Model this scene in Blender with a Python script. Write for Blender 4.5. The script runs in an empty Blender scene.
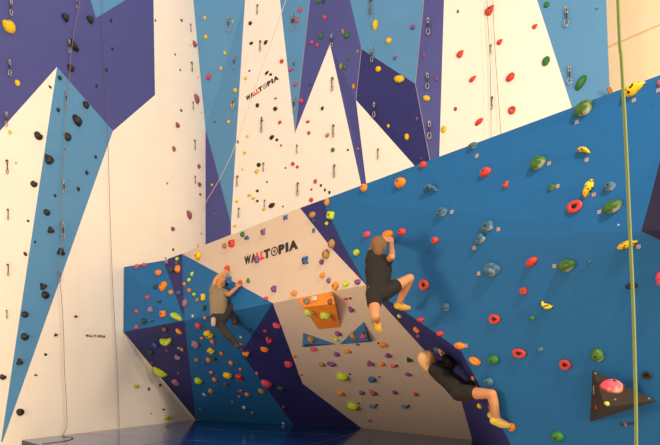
import bpy, bmesh, math, random
from mathutils import Vector, Matrix, noise
from mathutils.bvhtree import BVHTree
from mathutils.geometry import tessellate_polygon

random.seed(7)
F, CX, HY, EYE = 560.0, 330.0, 375.0, 1.5     # focal length in pixels, principal point, eye height
MAT_TOP = 0.3
col = bpy.context.scene.collection
sc = bpy.context.scene

def lin(r, g, b):
    f = lambda c: c / 12.92 if c <= 0.04045 else ((c + 0.055) / 1.055) ** 2.4
    return (f(r / 255), f(g / 255), f(b / 255), 1.0)

# ---------------------------------------------------------------- geometry of the place
def at(px, py, Y):
    return Vector(((px - CX) / F * Y, Y, (HY - py) / F * Y + EYE))
def kx(px): return (px - CX) / F
def YL(px): return 10.24 / (0.437 - kx(px))            # side wall, receding
def YB(px): return 13.426 / (1 + 0.610 * kx(px))       # back wall
def YC(px, c): return c / (0.757 * kx(px) + 0.653)     # boulder: planes at offset c
L_BACK = Vector((-0.916, 0.400, 0)); B_BACK = Vector((0.521, 0.854, 0)); R_BACK = Vector((0.757, 0.653, 0))
def ground(px, Y, z): return Vector((kx(px) * Y, Y, z))

# ---------------------------------------------------------------- materials
def nodes_of(m):
    m.use_nodes = True
    nt = m.node_tree
    return nt, nt.nodes, nt.links, nt.nodes['Principled BSDF']
MATS = {}
def mat_plain(name, rgb, rough=0.6, metal=0.0, var=0.08, scale=14.0, bump=0.0, spec=0.5):
    if name in MATS: return MATS[name]
    m = bpy.data.materials.new(name); nt, N, Lk, P = nodes_of(m)
    c = lin(*rgb)
    tc = N.new('ShaderNodeTexCoord'); nz = N.new('ShaderNodeTexNoise'); nz.inputs['Scale'].default_value = scale
    nz.inputs['Detail'].default_value = 4
    Lk.new(tc.outputs['Object'], nz.inputs['Vector'])
    mx = N.new('ShaderNodeMix'); mx.data_type = 'RGBA'
    mx.inputs[6].default_value = tuple(v * (1 - var) for v in c[:3]) + (1,)
    mx.inputs[7].default_value = tuple(min(1, v * (1 + var)) for v in c[:3]) + (1,)
    Lk.new(nz.outputs['Fac'], mx.inputs[0]); Lk.new(mx.outputs[2], P.inputs['Base Color'])
    P.inputs['Roughness'].default_value = rough; P.inputs['Metallic'].default_value = metal
    P.inputs['Specular IOR Level'].default_value = spec
    if bump:
        b = N.new('ShaderNodeBump'); b.inputs['Strength'].default_value = bump; b.inputs['Distance'].default_value = 0.01
        n2 = N.new('ShaderNodeTexNoise'); n2.inputs['Scale'].default_value = 160
        Lk.new(tc.outputs['Object'], n2.inputs['Vector']); Lk.new(n2.outputs['Fac'], b.inputs['Height']); Lk.new(b.outputs['Normal'], P.inputs['Normal'])
    MATS[name] = m
    return m

def mat_panel(name, rgb, dots=0.5, rough=0.62, spec=0.3):
    """painted plywood with a grid of threaded bolt holes (UV is in metres on the panel) and faint sheet joints"""
    if name in MATS: return MATS[name]
    m = bpy.data.materials.new(name); nt, N, Lk, P = nodes_of(m)
    c = lin(*rgb)
    uv = N.new('ShaderNodeUVMap'); uv.uv_map = 'UVMap'
    nz = N.new('ShaderNodeTexNoise'); nz.inputs['Scale'].default_value = 1.3; nz.inputs['Detail'].default_value = 5
    Lk.new(uv.outputs['UV'], nz.inputs['Vector'])
    mx = N.new('ShaderNodeMix'); mx.data_type = 'RGBA'
    mx.inputs[6].default_value = tuple(v * 0.955 for v in c[:3]) + (1,); mx.inputs[7].default_value = tuple(min(1, v * 1.045) for v in c[:3]) + (1,)
    Lk.new(nz.outputs['Fac'], mx.inputs[0])
    vo = N.new('ShaderNodeTexVoronoi'); vo.voronoi_dimensions = '2D'; vo.inputs['Scale'].default_value = 3.6; vo.inputs['Randomness'].default_value = 0.65
    Lk.new(uv.outputs['UV'], vo.inputs['Vector'])
    lt = N.new('ShaderNodeMath'); lt.operation = 'LESS_THAN'; lt.inputs[1].default_value = 0.021
    Lk.new(vo.outputs['Distance'], lt.inputs[0])
    ml = N.new('ShaderNodeMath'); ml.operation = 'MULTIPLY'; ml.inputs[1].default_value = dots
    Lk.new(lt.outputs[0], ml.inputs[0])
    br = N.new('ShaderNodeTexBrick'); br.inputs['Scale'].default_value = 1.0
    br.inputs['Brick Width'].default_value = 1.22; br.inputs['Row Height'].default_value = 2.44; br.inputs['Mortar Size'].default_value = 0.003
    br.inputs['Color1'].default_value = (0, 0, 0, 1); br.inputs['Color2'].default_value = (0, 0, 0, 1); br.inputs['Mortar'].default_value = (0.14, 0.14, 0.14, 1)
    br.offset = 0.0
    Lk.new(uv.outputs['UV'], br.inputs['Vector'])
    mxx = N.new('ShaderNodeMath'); mxx.operation = 'MAXIMUM'
    Lk.new(ml.outputs[0], mxx.inputs[0]); Lk.new(br.outputs['Color'], mxx.inputs[1])
    m2 = N.new('ShaderNodeMix'); m2.data_type = 'RGBA'
    Lk.new(mxx.outputs[0], m2.inputs[0]); Lk.new(mx.outputs[2], m2.inputs[6]); m2.inputs[7].default_value = tuple(v * 0.22 for v in c[:3]) + (1,)
    Lk.new(m2.outputs[2], P.inputs['Base Color'])
    P.inputs['Roughness'].default_value = rough; P.inputs['Specular IOR Level'].default_value = spec
    b = N.new('ShaderNodeBump'); b.inputs['Strength'].default_value = 0.12; b.inputs['Distance'].default_value = 0.004
    n2 = N.new('ShaderNodeTexNoise'); n2.inputs['Scale'].default_value = 90
    Lk.new(uv.outputs['UV'], n2.inputs['Vector']); Lk.new(n2.outputs['Fac'], b.inputs['Height']); Lk.new(b.outputs['Normal'], P.inputs['Normal'])
    MATS[name] = m
    return m

HCOL = {'K': ('black', (30, 27, 27)), 'Y': ('yellow', (240, 205, 20)), 'M': ('plum', (150, 75, 115)), 'G': ('green', (40, 120, 50)),
        'g': ('dark green', (32, 72, 50)), 'R': ('red', (212, 60, 44)), 'r': ('dull red', (140, 45, 45)), 'O': ('orange', (235, 140, 35)),
        'P': ('pink', (215, 70, 110)), 'B': ('blue', (40, 100, 180)), 'V': ('violet', (130, 75, 155)), 'L': ('lime', (190, 225, 40)),
        'N': ('tan', (175, 135, 85)), 'n': ('brown', (120, 80, 55)), 'W': ('chalk white', (205, 210, 210)), 'T': ('teal', (50, 110, 150)),
        'D': ('grey', (120, 125, 130)), 'U': ('mauve', (165, 120, 160)), 'S': ('spotted yellow', (245, 205, 20)), 'C': ('chalky green', (58, 112, 34)),
        'X': ('chalky teal', (48, 108, 150)), 'Z': ('chalky lime', (200, 215, 70)), 'Q': ('chalky pink', (235, 85, 105))}
def mat_hold(code):
    name = 'hold_' + HCOL[code][0].replace(' ', '_'); K_ = .82
    if name in MATS: return MATS[name]
    m = bpy.data.materials.new(name); nt, N, Lk, P = nodes_of(m)
    c = tuple(v * K_ for v in lin(*HCOL[code][1])[:3])
    tc = N.new('ShaderNodeTexCoord')
    nz = N.new('ShaderNodeTexNoise'); nz.inputs['Scale'].default_value = 22; nz.inputs['Detail'].default_value = 5
    Lk.new(tc.outputs['Object'], nz.inputs['Vector'])
    mx = N.new('ShaderNodeMix'); mx.data_type = 'RGBA'
    mx.inputs[6].default_value = tuple(v * 0.85 for v in c[:3]) + (1,); mx.inputs[7].default_value = tuple(min(1, v * 1.12) for v in c[:3]) + (1,)
    Lk.new(nz.outputs['Fac'], mx.inputs[0])
    out = mx.outputs[2]
    if code in 'CXZQ':              # climbers' chalk rubbed into a patch of the hold
        gr = N.new('ShaderNodeTexNoise'); gr.inputs['Scale'].default_value = 7; gr.inputs['Detail'].default_value = 4
        Lk.new(tc.outputs['Object'], gr.inputs['Vector'])
        rp = N.new('ShaderNodeValToRGB'); rp.color_ramp.elements[0].position = 0.5; rp.color_ramp.elements[1].position = 0.68
        rp.color_ramp.elements[1].color = (0.75, 0.75, 0.75, 1)
        Lk.new(gr.outputs['Fac'], rp.inputs[0])
        m2 = N.new('ShaderNodeMix'); m2.data_type = 'RGBA'; m2.inputs[7].default_value = lin(215, 215, 200)
        Lk.new(rp.outputs[0], m2.inputs[0]); Lk.new(out, m2.inputs[6]); out = m2.outputs[2]
    if code == 'S':                 # black spots cast into the resin
        vo = N.new('ShaderNodeTexVoronoi'); vo.inputs['Scale'].default_value = 33; vo.inputs['Randomness'].default_value = 0.8
        Lk.new(tc.outputs['Object'], vo.inputs['Vector'])
        lt = N.new('ShaderNodeMath'); lt.operation = 'LESS_THAN'; lt.inputs[1].default_value = 0.36
        Lk.new(vo.outputs['Distance'], lt.inputs[0])
        m2 = N.new('ShaderNodeMix'); m2.data_type = 'RGBA'; m2.inputs[7].default_value = lin(35, 28, 20)
        Lk.new(lt.outputs[0], m2.inputs[0]); Lk.new(out, m2.inputs[6]); out = m2.outputs[2]
    Lk.new(out, P.inputs['Base Color']); P.inputs['Roughness'].default_value = 0.55
    b = N.new('ShaderNodeBump'); b.inputs['Strength'].default_value = 0.25; b.inputs['Distance'].default_value = 0.006
    n2 = N.new('ShaderNodeTexNoise'); n2.inputs['Scale'].default_value = 60
    Lk.new(tc.outputs['Object'], n2.inputs['Vector']); Lk.new(n2.outputs['Fac'], b.inputs['Height']); Lk.new(b.outputs['Normal'], P.inputs['Normal'])
    MATS[name] = m
    return m

# ---------------------------------------------------------------- object helpers
def link(name, verts, faces, mats, parent=None, smooth=False, fmat=None):
    me = bpy.data.meshes.new(name); me.from_pydata([tuple(v) for v in verts], [], faces); me.update()
    o = bpy.data.objects.new(name, me); col.objects.link(o)
    for m in (mats if isinstance(mats, (list, tuple)) else [mats]): me.materials.append(m)
    if fmat:
        for p, k in zip(me.polygons, fmat): p.material_index = k
    if smooth:
        for p in me.polygons: p.use_smooth = True
    if parent: o.parent = parent
    return o
def empty(name, loc=(0, 0, 0)):
    o = bpy.data.objects.new(name, None); o.location = loc; o.empty_display_size = 0.1; col.objects.link(o); return o
def tag(o, label=None, cat=None, group=None, kind=None):
    for k, v in (('label', label), ('category', cat), ('group', group), ('kind', kind)):
        if v: o[k] = v
    return o
def fix(me):
    bm = bmesh.new(); bm.from_mesh(me); bmesh.ops.recalc_face_normals(bm, faces=bm.faces); bm.to_mesh(me); bm.free()
def tube_data(pts, r, seg=8):
    pts = [Vector(p) for p in pts]; V, Fc = [], []
    n = len(pts); prev = None
    for i, p in enumerate(pts):
        t = (pts[min(i + 1, n - 1)] - pts[max(i - 1, 0)]).normalized()
        a = (prev - t * prev.dot(t)) if prev else (Vector((0, 1, 0)).cross(t) if abs(t.y) < .9 else Vector((1, 0, 0)).cross(t))
        a.normalize(); prev = a; b = t.cross(a)
        rr = r[i] if isinstance(r, (list, tuple)) else r
        for k in range(seg):
            an = 2 * math.pi * k / seg
            V.append(p + (a * math.cos(an) + b * math.sin(an)) * rr)
    for i in range(n - 1):
        for k in range(seg):
            k2 = (k + 1) % seg
            Fc.append((i * seg + k, i * seg + k2, (i + 1) * seg + k2, (i + 1) * seg + k))
    Fc.append(tuple(reversed(range(seg)))); Fc.append(tuple((n - 1) * seg + k for k in range(seg)))
    return V, Fc
def smooth_path(pts, sub=6):
    pts = [Vector(p) for p in pts]; out = []
    for i in range(len(pts) - 1):
        p0, p1, p2, p3 = pts[max(i - 1, 0)], pts[i], pts[i + 1], pts[min(i + 2, len(pts) - 1)]
        for k in range(sub):
            t = k / sub
            out.append(0.5 * ((2 * p1) + (p2 - p0) * t + (2 * p0 - 5 * p1 + 4 * p2 - p3) * t * t + (3 * p1 - p0 - 3 * p2 + p3) * t ** 3))
    out.append(pts[-1]); return out

# ---------------------------------------------------------------- walls made of coloured plywood panels
SURF = []       # (BVH, phrase, object, root) used to find the surface under a hold
def add_surface(o, phrase):
    me = o.data; mw = o.matrix_world
    SURF.append((BVHTree.FromPolygons([mw @ v.co for v in me.vertices], [tuple(p.vertices) for p in me.polygons]), phrase, o))
def panel(parent, px, pts3, m, back, phrase, label):
    """a facet: front sheet triangulated in its own outline, 4 cm of plywood behind it"""
    tris = tessellate_polygon([[Vector((x, y, 0)) for x, y in px]])
    n = len(px); V = list(pts3) + [p + back * 0.04 for p in pts3]; Fc = []
    for t in tris:
        a, b, c = (pts3[i] for i in t)
        nn = (b - a).cross(c - a)
        t = tuple(t) if nn.dot(back) < 0 else tuple(reversed(t))
        Fc.append(t); Fc.append(tuple(i + n for i in reversed(t)))
    for i in range(n):
        j = (i + 1) % n; Fc.append((i, j, j + n, i + n))
    o = link('panel', V, Fc, m, parent)
    o['label'] = label
    u = Vector((0, 0, 1)).cross(-back).normalized(); uvl = o.data.uv_layers.new(name='UVMap')
    for lp in o.data.loops:
        p = o.data.vertices[lp.vertex_index].co
        uvl.data[lp.index].uv = (p.dot(u), p.z)
    add_surface(o, phrase)
    return o

WHITE = mat_panel('painted_white_plywood', (236, 233, 228), 0.10)
PURPLE = mat_panel('painted_purple_plywood', (70, 77, 146), 0.25)
SKY = mat_panel('painted_pale_blue_plywood', (82, 141, 194), 0.3)
NAVY = mat_panel('painted_deep_purple_plywood', (40, 44, 112), 0.35)
BLUE = mat_panel('painted_blue_plywood', (32, 101, 167), 0.75, spec=0.15)
TANW = mat_panel('painted_warm_grey_plywood', (206, 193, 183), 0.25)

def PL(x, y):
    if y == 'F':
        Y = YL(x); return ground(x, Y, 0)
    return at(x, y, YL(x))
push = {}
def PB(x, y):
    if y == 'F': return ground(x, YB(x), 0)
    return at(x, y, YB(x) * push.get((x, y), 1.0))
def PX(q, fn): return [fn(*p) for p in q]
def pix(q): return [(x, 470 if y == 'F' else y) for x, y in q]

T = -150
wall_left = tag(empty('wall_left', (-5.5, 11.5, 0)), kind='structure')
wall_back = tag(empty('wall_back', (1, 13, 0)), kind='structure')
wall_right = tag(empty('wall_right', (1, 7, 0)), kind='structure')
ROOT = {}
def wpanel(root, q, fn, m, back, phrase, label):
    pts = PX(q, fn); inv = Matrix.Translation(-root.location)
    o = panel(None, pix(q), pts, m, back, phrase, label)
    o.parent = root; o.matrix_parent_inverse = Matrix.Translation(root.location).inverted()
    return o
def lp(*a): return wpanel(wall_left, a[0], PL, a[1], L_BACK, a[2], a[3])
def bp(*a): return wpanel(wall_back, a[0], PB, a[1], B_BACK, a[2], a[3])

lp([(-150, 299), (57, 67), (113, 131), (155, 95), (153.2, -17), (96, 18), (46, T), (-150, T)], PURPLE, 'purple panel above the blue spike', 'large purple wall panel')
lp([(96, 18), (153.2, -17), (151.5, T), (46, T)], SKY, 'pale blue tip above the purple panel', 'pale blue wall panel')
lp([(57, 67), (-150, 299), (-150, 'F'), (-3, 'F'), (1, 442)], WHITE, 'white wedge beside the spike', 'cream white wall panel')
lp([(57, 67), (113, 131), (2.5, 442), (1, 442)], SKY, 'long pale blue spike', 'pale blue spike-shaped wall panel')
blade_up = (177.5, T)
lp([(113, 131), (155, 95), (153.2, -17), (151.5, T), blade_up, (193.3, 0), (205.5, 130), (205.5, 'F'), (-3, 'F'), (1, 442), (2.5, 442)], WHITE, 'wide cream wall', 'wide cream white wall panel')

def PBL(x, y):      # the blade's near edge lies on the side wall
    return PL(x, y) if (x, y) in ((193.3, 0), blade_up, (205.5, 130), (205.5, 'F')) else PB(x, y)
def bpl(*a): return wpanel(wall_back, a[0], PBL, a[1], B_BACK, a[2], a[3])
push.update({(361.5, 49): 1.004, (415.5, 84): 0.986, (356, 100): 0.992, (424, 0): 0.994, (435, T): 0.994, (430, 160): 0.995})
bpl([(193.3, 0), (205.5, 130), (211, 148), (231, 224), (245, 0), (254, T), blade_up], SKY, 'tall pale blue blade', 'pale blue blade-shaped wall panel')
bpl([(205.5, 130), (211, 148), (231, 224), (231, 'F'), (205.5, 'F')], PURPLE, 'purple sliver under the blue blade', 'purple wall panel')
bp([(245, 0), (254, T), (263, T), (280, 0), (295, 133), (330, 44), (361, 184), (380, 262), (380, 'F'), (231, 'F'), (231, 224)], WHITE, 'cream panel with slanted lettering', 'cream white wall panel with slanted lettering')
bp([(280, 0), (263, T), (321, T), (310, 0), (295, 133)], SKY, 'narrow blue icicle', 'pale blue icicle-shaped wall panel')
bp([(310, 0), (321, T), (325, T), (350, 0), (361.5, 49), (356, 100), (366, 182), (380, 262), (361, 184), (330, 44), (295, 133)], PURPLE, 'purple stripe beside the blue kite', 'purple stripe-shaped wall panel')
bp([(350, 0), (325, T), (435, T), (424, 0), (415.5, 84), (361.5, 49)], SKY, 'pale blue kite-shaped panel', 'pale blue kite-shaped wall panel')
bp([(361.5, 49), (415.5, 84), (430, 160), (440, 200), (413, 164), (356, 100)], NAVY, 'deep purple panel below the kite', 'deep purple wall panel')
bp([(424, 0), (435, T), (450, T), (444, 0), (439.5, 150), (438, 200), (440, 200), (430, 160), (415.5, 84)], PURPLE, 'narrow purple panel by the ropes', 'narrow purple wall panel')
bp([(356, 100), (413, 164), (440, 200), (438, 'F'), (380, 'F'), (380, 262), (366, 182)], WHITE, 'small white triangle', 'small white triangular wall panel')
bp([(444, 0), (450, T), (489, T), (537, 0), (571, 105), (620, 250), (620, 'F'), (438, 'F'), (438, 200), (439.5, 150)], WHITE, 'white panel behind the twin ropes', 'cream white wall panel')
bp([(537, 0), (489, T), (600, T), (606, 0), (609.5, 90), (620, 250), (571, 105)], SKY, 'blue panel beside the bare wall', 'pale blue wall panel')

EDGE = mat_plain('pale_panel_edge', (150, 146, 172), 0.6)
def edge_strip(q):
    V, Fc = tube_data([PB(*p) - B_BACK * .006 for p in q], .008, 6)
    o = link('edge_strip', V, Fc, EDGE); o.parent = wall_back; o.matrix_parent_inverse = Matrix.Translation(wall_back.location).inverted()
for q in ([(361.5, 49), (356, 100)], [(435, T), (424, 0), (415.5, 84), (430, 160)], [(321, T), (310, 0), (295, 133)]): edge_strip(q)
# ---------------------------------------------------------------- the free-standing boulder: facets by corner
def TOPC(px, py): return 2.5 * F / (HY - py)
C = {}
def corner(n, px, py, Y): C[n] = ((px, py), at(px, py, Y))
corner('a', 124, 267, YL(124) * 0.995); corner('b', 163.3, 260.6, TOPC(163.3, 260.6) * 0.985); corner('c', 182, 253.7, YC(182, 5.24)); corner('d', 300, 208, YC(300, 5.13))
corner('e', 322, 200, YC(322, 5.13)); corner('f', 660, 75, YC(660, 5.13)); corner('g', 800, 23, YC(800, 5.13))
corner('h', 123.5, 332, YL(123.5) * 0.995); corner('i', 184.5, 320.5, YC(184.5, 5.08)); corner('j', 272.7, 303, YC(272.7, 5.02)); corner('k', 366, 285, YC(366, 5.14))
corner('dd', 332.5, 249.5, YC(332.5, 5.06)); corner('ee', 343, 244, YC(343, 5.10)); corner('l', 642, 231, YC(642, 4.95)); corner('m', 800, 200, YC(800, 4.95))
corner('n', 195.8, 420, YL(195.8) * 0.998); corner('o', 294.2, 426, YC(293.5, 8.1)); corner('p', 240.8, 353, YC(240.8, 6.0)); corner('q', 302.5, 383.5, YC(302.5, 7.3))
corner('r', 362, 428.6, YC(361, 8.8)); corner('s', 472.3, 440.6, YC(472, 9.3)); corner('t', 461, 400, YC(461, 7.8)); corner('u', 425, 351, YC(425, 6.6))
corner('v', 440, 336, YC(440, 5.17)); corner('w', 461.5, 351.5, YC(461.5, 5.2)); corner('x', 532, 484, YC(532, 5.7)); corner('y', 634, 498, YC(634, 5.75)); corner('z', 800, 521, YC(800, 5.82))
corner('k2', 382, 303.7, YC(382, 5.25))
# the cream face and the white overhang are flat sheets: bring their other corners into the plane
def flatten(three, rest):
    a, b, c = (C[q][1] for q in three); n = (b - a).cross(c - a).normalized(); e = Vector((0, 0, EYE))
    for q in rest:
        p, v = C[q]; d = v - e
        C[q] = (p, e + d * (n.dot(a - e) / n.dot(d)))
flatten('cdk', ['dd', 'j'])
flatten('jkr', ['q', 's', 't', 'u', 'k2'])
def rp(q, m, phrase, label):
    px = [C[n][0] for n in q]; pts = [C[n][1] for n in q]
    o = panel(None, px, pts, m, R_BACK, phrase, label)
    o.parent = wall_right; o.matrix_parent_inverse = Matrix.Translation(wall_right.location).inverted()
    return o
rp('a b i h'.split(), BLUE, 'blue end face of the boulder', 'blue boulder panel')
rp('b c i'.split(), NAVY, 'dark sliver atop the boulder', 'thin dark purple boulder panel')
rp('h i n'.split(), NAVY, 'dark undercut at the boulder end', 'dark purple undercut boulder panel')
rp('c j i'.split(), BLUE, 'upper blue face of the boulder', 'blue boulder panel')
rp('i j p o n'.split(), BLUE, 'lower blue face of the boulder', 'lower blue boulder panel')
rp('j q p'.split(), NAVY, 'dark purple triangle of the boulder', 'dark purple triangular boulder panel')
rp('p q r o'.split(), NAVY, 'purple foot of the boulder', 'purple boulder panel')
W1 = rp('c d dd k j'.split(), TANW, 'cream boulder face with lettering', 'cream boulder panel with big lettering')
rp('j k k2 u t s r q'.split(), TANW, 'white overhang of the boulder', 'white overhanging boulder panel')
rp('d e ee k dd'.split(), NAVY, 'dark band beside the cream boulder face', 'dark purple boulder panel')
rp('e f g m l k ee'.split(), BLUE, 'upper blue boulder slab', 'large blue boulder panel')
rp('k v w x s t u k2'.split(), NAVY, 'dark band under the blue boulder slab', 'dark purple cave-side boulder panel')
BIG = rp('k l y x w v'.split(), BLUE, 'lower blue boulder slab', 'large lower blue boulder panel')
rp('l m z y'.split(), BLUE, 'lower blue boulder slab', 'lower blue boulder panel by the green rope')
# deck closing the top of the boulder
tops = [C[n][1] for n in 'a b c d e f g'.split()]
deckV = tops + [Vector((p.x, p.y, p.z - 0.02)) + R_BACK * d for p, d in zip(tops, (0.1, 0.35, 0.8, 2.2, 2.3, 2.6, 2.6))]
dk = link('top_deck', deckV, [(i, i + 1, i + 8, i + 7) for i in range(6)], WHITE, None)
dk.parent = wall_right; dk.matrix_parent_inverse = Matrix.Translation(wall_right.location).inverted()

# ---------------------------------------------------------------- bare building wall, floor
BARE = mat_plain('cream_plaster', (240, 222, 190), 0.8, var=0.04, scale=2)
FLOOR = mat_plain('grey_floor', (205, 190, 172), 0.6, var=0.1, scale=3)
def box_data(o, ax, ay, az):
    V = [o + ax * i + ay * j + az * k for i in (0, 1) for j in (0, 1) for k in (0, 1)]
    return V, [(0, 1, 3, 2), (4, 6, 7, 5), (0, 4, 5, 1), (2, 3, 7, 6), (0, 2, 6, 4), (1, 5, 7, 3)]
wd = Vector((0.653, -0.757, 0)); wn = Vector((0.757, 0.653, 0))
w0 = ground(596, 11.6, 0)
V, Fc = box_data(w0, wd * 9, wn * 0.3, Vector((0, 0, 12.6)))
far = tag(link('wall_rear', V, Fc, BARE), kind='structure')
za = (HY - 47.5) / F * 11.4 + EYE; zb = (HY - 36.5) / F * 11.4 + EYE
V, Fc = box_data(w0 - wn * 0.07 + Vector((0, 0, za)), wd * 9, wn * 0.09, Vector((0, 0, zb - za)))
tag(link('trim_1', V, Fc, mat_plain('cream_beam', (240, 222, 196), 0.75, var=0.03)), kind='structure')
tag(link('floor', [(-9, -1, 0), (9, -1, 0), (9, 17, 0), (-9, 17, 0)], [(0, 1, 2, 3)], FLOOR), kind='structure')
# small wooden batten where the climbing wall ends
bpos = at(611.5, 88.5, 10.15)
V, Fc = box_data(bpos - Vector((0.03, 0, 0.22)), Vector((0.06, -0.03, 0)), Vector((0.02, 0.05, 0)), Vector((0, 0, 0.24)))
V = [v + (Vector((-0.06, 0, 0)) if i % 2 else Vector((0.05, 0, 0))) for i, v in enumerate(V)]
wb = link('wooden_brace', V, Fc, mat_plain('raw_wood', (150, 105, 68), 0.7, var=0.15)); wb.parent = wall_back; wb.matrix_parent_inverse = Matrix.Translation(wall_back.location).inverted()

# ---------------------------------------------------------------- crash mats
VINYL = mat_plain('blue_vinyl', (20, 62, 132), 0.12, var=0.06, scale=3, spec=0.9)
VSIDE = mat_plain('dark_mat_side', (58, 52, 74), 0.6, var=0.1)
A0 = Vector((0.4, 0.917, 0)).normalized(); B0 = Vector((A0.y, -A0.x, 0))
region = [Vector((-5.70, 10.36, 0)), Vector((-3.6, 15.06, 0)), Vector((3.15, 11.35, 0)), Vector((2.9, 10.6, 0)), Vector((2.3, 6.1, 0)), Vector((2.4, 3.2, 0)), Vector((0.6, 3.9, 0))]
def clip(poly, n, d):       # keep n.p <= d
    out = []
    for i in range(len(poly)):
        a, b = poly[i], poly[(i + 1) % len(poly)]
        da, db = n.dot(a) - d, n.dot(b) - d
        if da <= 0: out.append(a)
        if da * db < 0: out.append(a + (b - a) * (da / (da - db)))
    return out
org = Vector((-5.70, 10.36, 0))
mats = []
for i in range(-5, 4):
    for j in range(0, 5):
        poly = region
        for n_, d_ in ((A0, org.dot(A0) + (i + 1) * 1.9 - 0.005 + 1.2), (-A0, -(org.dot(A0) + i * 1.9 + 0.005 + 1.2)), (B0, org.dot(B0) + (j + 1) * 2.6 - 0.005), (-B0, -(org.dot(B0) + j * 2.6 + 0.005))):
            poly = clip(poly, n_, d_)
            if len(poly) < 3: break
        if len(poly) < 3: continue
        area = abs(sum(poly[k].x * poly[(k + 1) % len(poly)].y - poly[(k + 1) % len(poly)].x * poly[k].y for k in range(len(poly)))) / 2
        if area < 0.12: continue
        c = sum(poly, Vector()) / len(poly)
        vis = any(q.y > 0.5 and HY + (EYE - MAT_TOP) * F / q.y < 447 for q in poly)
        if not vis: continue
        mats.append((poly, c))
def describe_mat(c, k):
    px = CX + c.x / c.y * F
    return px
mats.sort(key=lambda t: (t[1].y))
MATLAB = []
for k, (poly, c) in enumerate(mats):
    n = len(poly); e = 0.01
    ctr = c
    ins = [p + (ctr - p).normalized() * e for p in poly]
    V = [Vector((p.x, p.y, 0.003)) for p in poly] + [Vector((p.x, p.y, MAT_TOP - e)) for p in poly] + [Vector((p.x, p.y, MAT_TOP)) for p in ins]
    Fc = [tuple(range(n - 1, -1, -1)), tuple(range(2 * n, 3 * n))]; fm = [1, 0]
    for i in range(n):
        j = (i + 1) % n
        Fc += [(i, j, n + j, n + i), (n + i, n + j, 2 * n + j, 2 * n + i)]; fm += [1, 0]
    o = link('crash_mat', V, Fc, [VINYL, VSIDE], fmat=fm); fix(o.data)
    MATLAB.append((o, c))

# ---------------------------------------------------------------- finding the surface behind a pixel
ORIGIN = Vector((0, 0, EYE))
def hit(px, py):
    d = Vector((kx(px), 1, (HY - py) / F)).normalized()
    best = None
    for bvh, phrase, o in SURF:
        loc, n, i, dist = bvh.ray_cast(ORIGIN, d)
        if loc is not None and (best is None or dist < best[2]):
            if n.dot(d) > 0: n = -n
            best = (loc, n.normalized(), dist, phrase, o)
    return best
def frame(loc, n):
    v = Vector((0, 0, 1)) - n * n.z
    if v.length < 0.05: v = Vector((0, 1, 0)) - n * n.y
    v.normalize(); u = v.cross(n); return u.normalized(), v

# ---------------------------------------------------------------- volumes bolted on the boulder
VOL_O = mat_plain('orange_painted_ply', (226, 135, 40), 0.6, var=0.06); VOL_B = mat_plain('blue_painted_ply', (48, 105, 165), 0.6, var=0.06)
VOL_K = mat_plain('brown_grit_ply', (42, 33, 27), 0.85, var=0.18, scale=40, bump=0.4)
VOL_P = mat_plain('purple_painted_ply', (24, 21, 66), 0.6, var=0.06)
def near(px, py, f): h = hit(px, py); return ORIGIN + (h[0] - ORIGIN) * f
def wallp(px, py): h = hit(px, py); return h[0]
def volume(name, px, pts, faces, m, label, phrase):
    o = link(name, pts, faces, m); fix(o.data)
    tag(o, label, 'volume'); add_surface(o, phrase); return o
p = [wallp(296.8, 298.2), wallp(332.3, 291.8), wallp(340.5, 327.3), wallp(318.6, 329.5), near(304, 307.3, 0.962), near(335, 303.4, 0.962)]
volume('climbing_volume', None, p, [(0, 1, 5, 4), (4, 5, 2, 3), (0, 4, 3), (1, 2, 5), (0, 3, 2, 1)], VOL_O, 'orange wedge-shaped volume on the white overhang of the boulder', 'orange volume')
p = [wallp(303, 332.7), wallp(336.8, 344.3), wallp(302.3, 347.3), near(305.5, 344.0, 0.975)]
volume('climbing_volume', None, p, [(0, 1, 3), (0, 3, 2), (1, 2, 3), (0, 2, 1)], VOL_B, 'flat blue triangular volume below the orange one, blunt end toward the purple triangle', 'flat blue volume')
p = [wallp(364, 321.8), wallp(372, 341.8), wallp(339.2, 344.5), near(368, 340.5, 0.975)]
volume('climbing_volume', None, p, [(0, 1, 3), (0, 3, 2), (1, 2, 3), (0, 2, 1)], VOL_B, 'blue triangular volume standing tall beside the flat blue one', 'tall blue volume')
p = [wallp(592.5, 370.5), wallp(590, 421.8), wallp(656.3, 400.7), near(605.8, 407.2, 0.905)]
volume('climbing_volume', None, p, [(0, 3, 2), (0, 1, 3), (1, 2, 3), (0, 2, 1)], VOL_K, 'dark brown pyramid volume with a pink hold, low on the blue slab', 'dark brown pyramid volume')
w_tip, w_up, w_lo = wallp(641.3, 231), at(660, 143, YC(660, 5.06)), at(690, 255, YC(690, 5.02))
w_far = at(760, 150, YC(760, 5.05))
p = [w_tip, w_up, w_far, w_lo, near(655, 228, 0.93) + Vector((0.28, 0, 0.0))]
volume('climbing_volume', None, p, [(0, 4, 1), (1, 4, 2), (2, 4, 3), (0, 3, 4), (0, 1, 2, 3)], VOL_P, 'large dark purple volume jutting out beside the hanging green rope', 'large dark purple volume')

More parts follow.
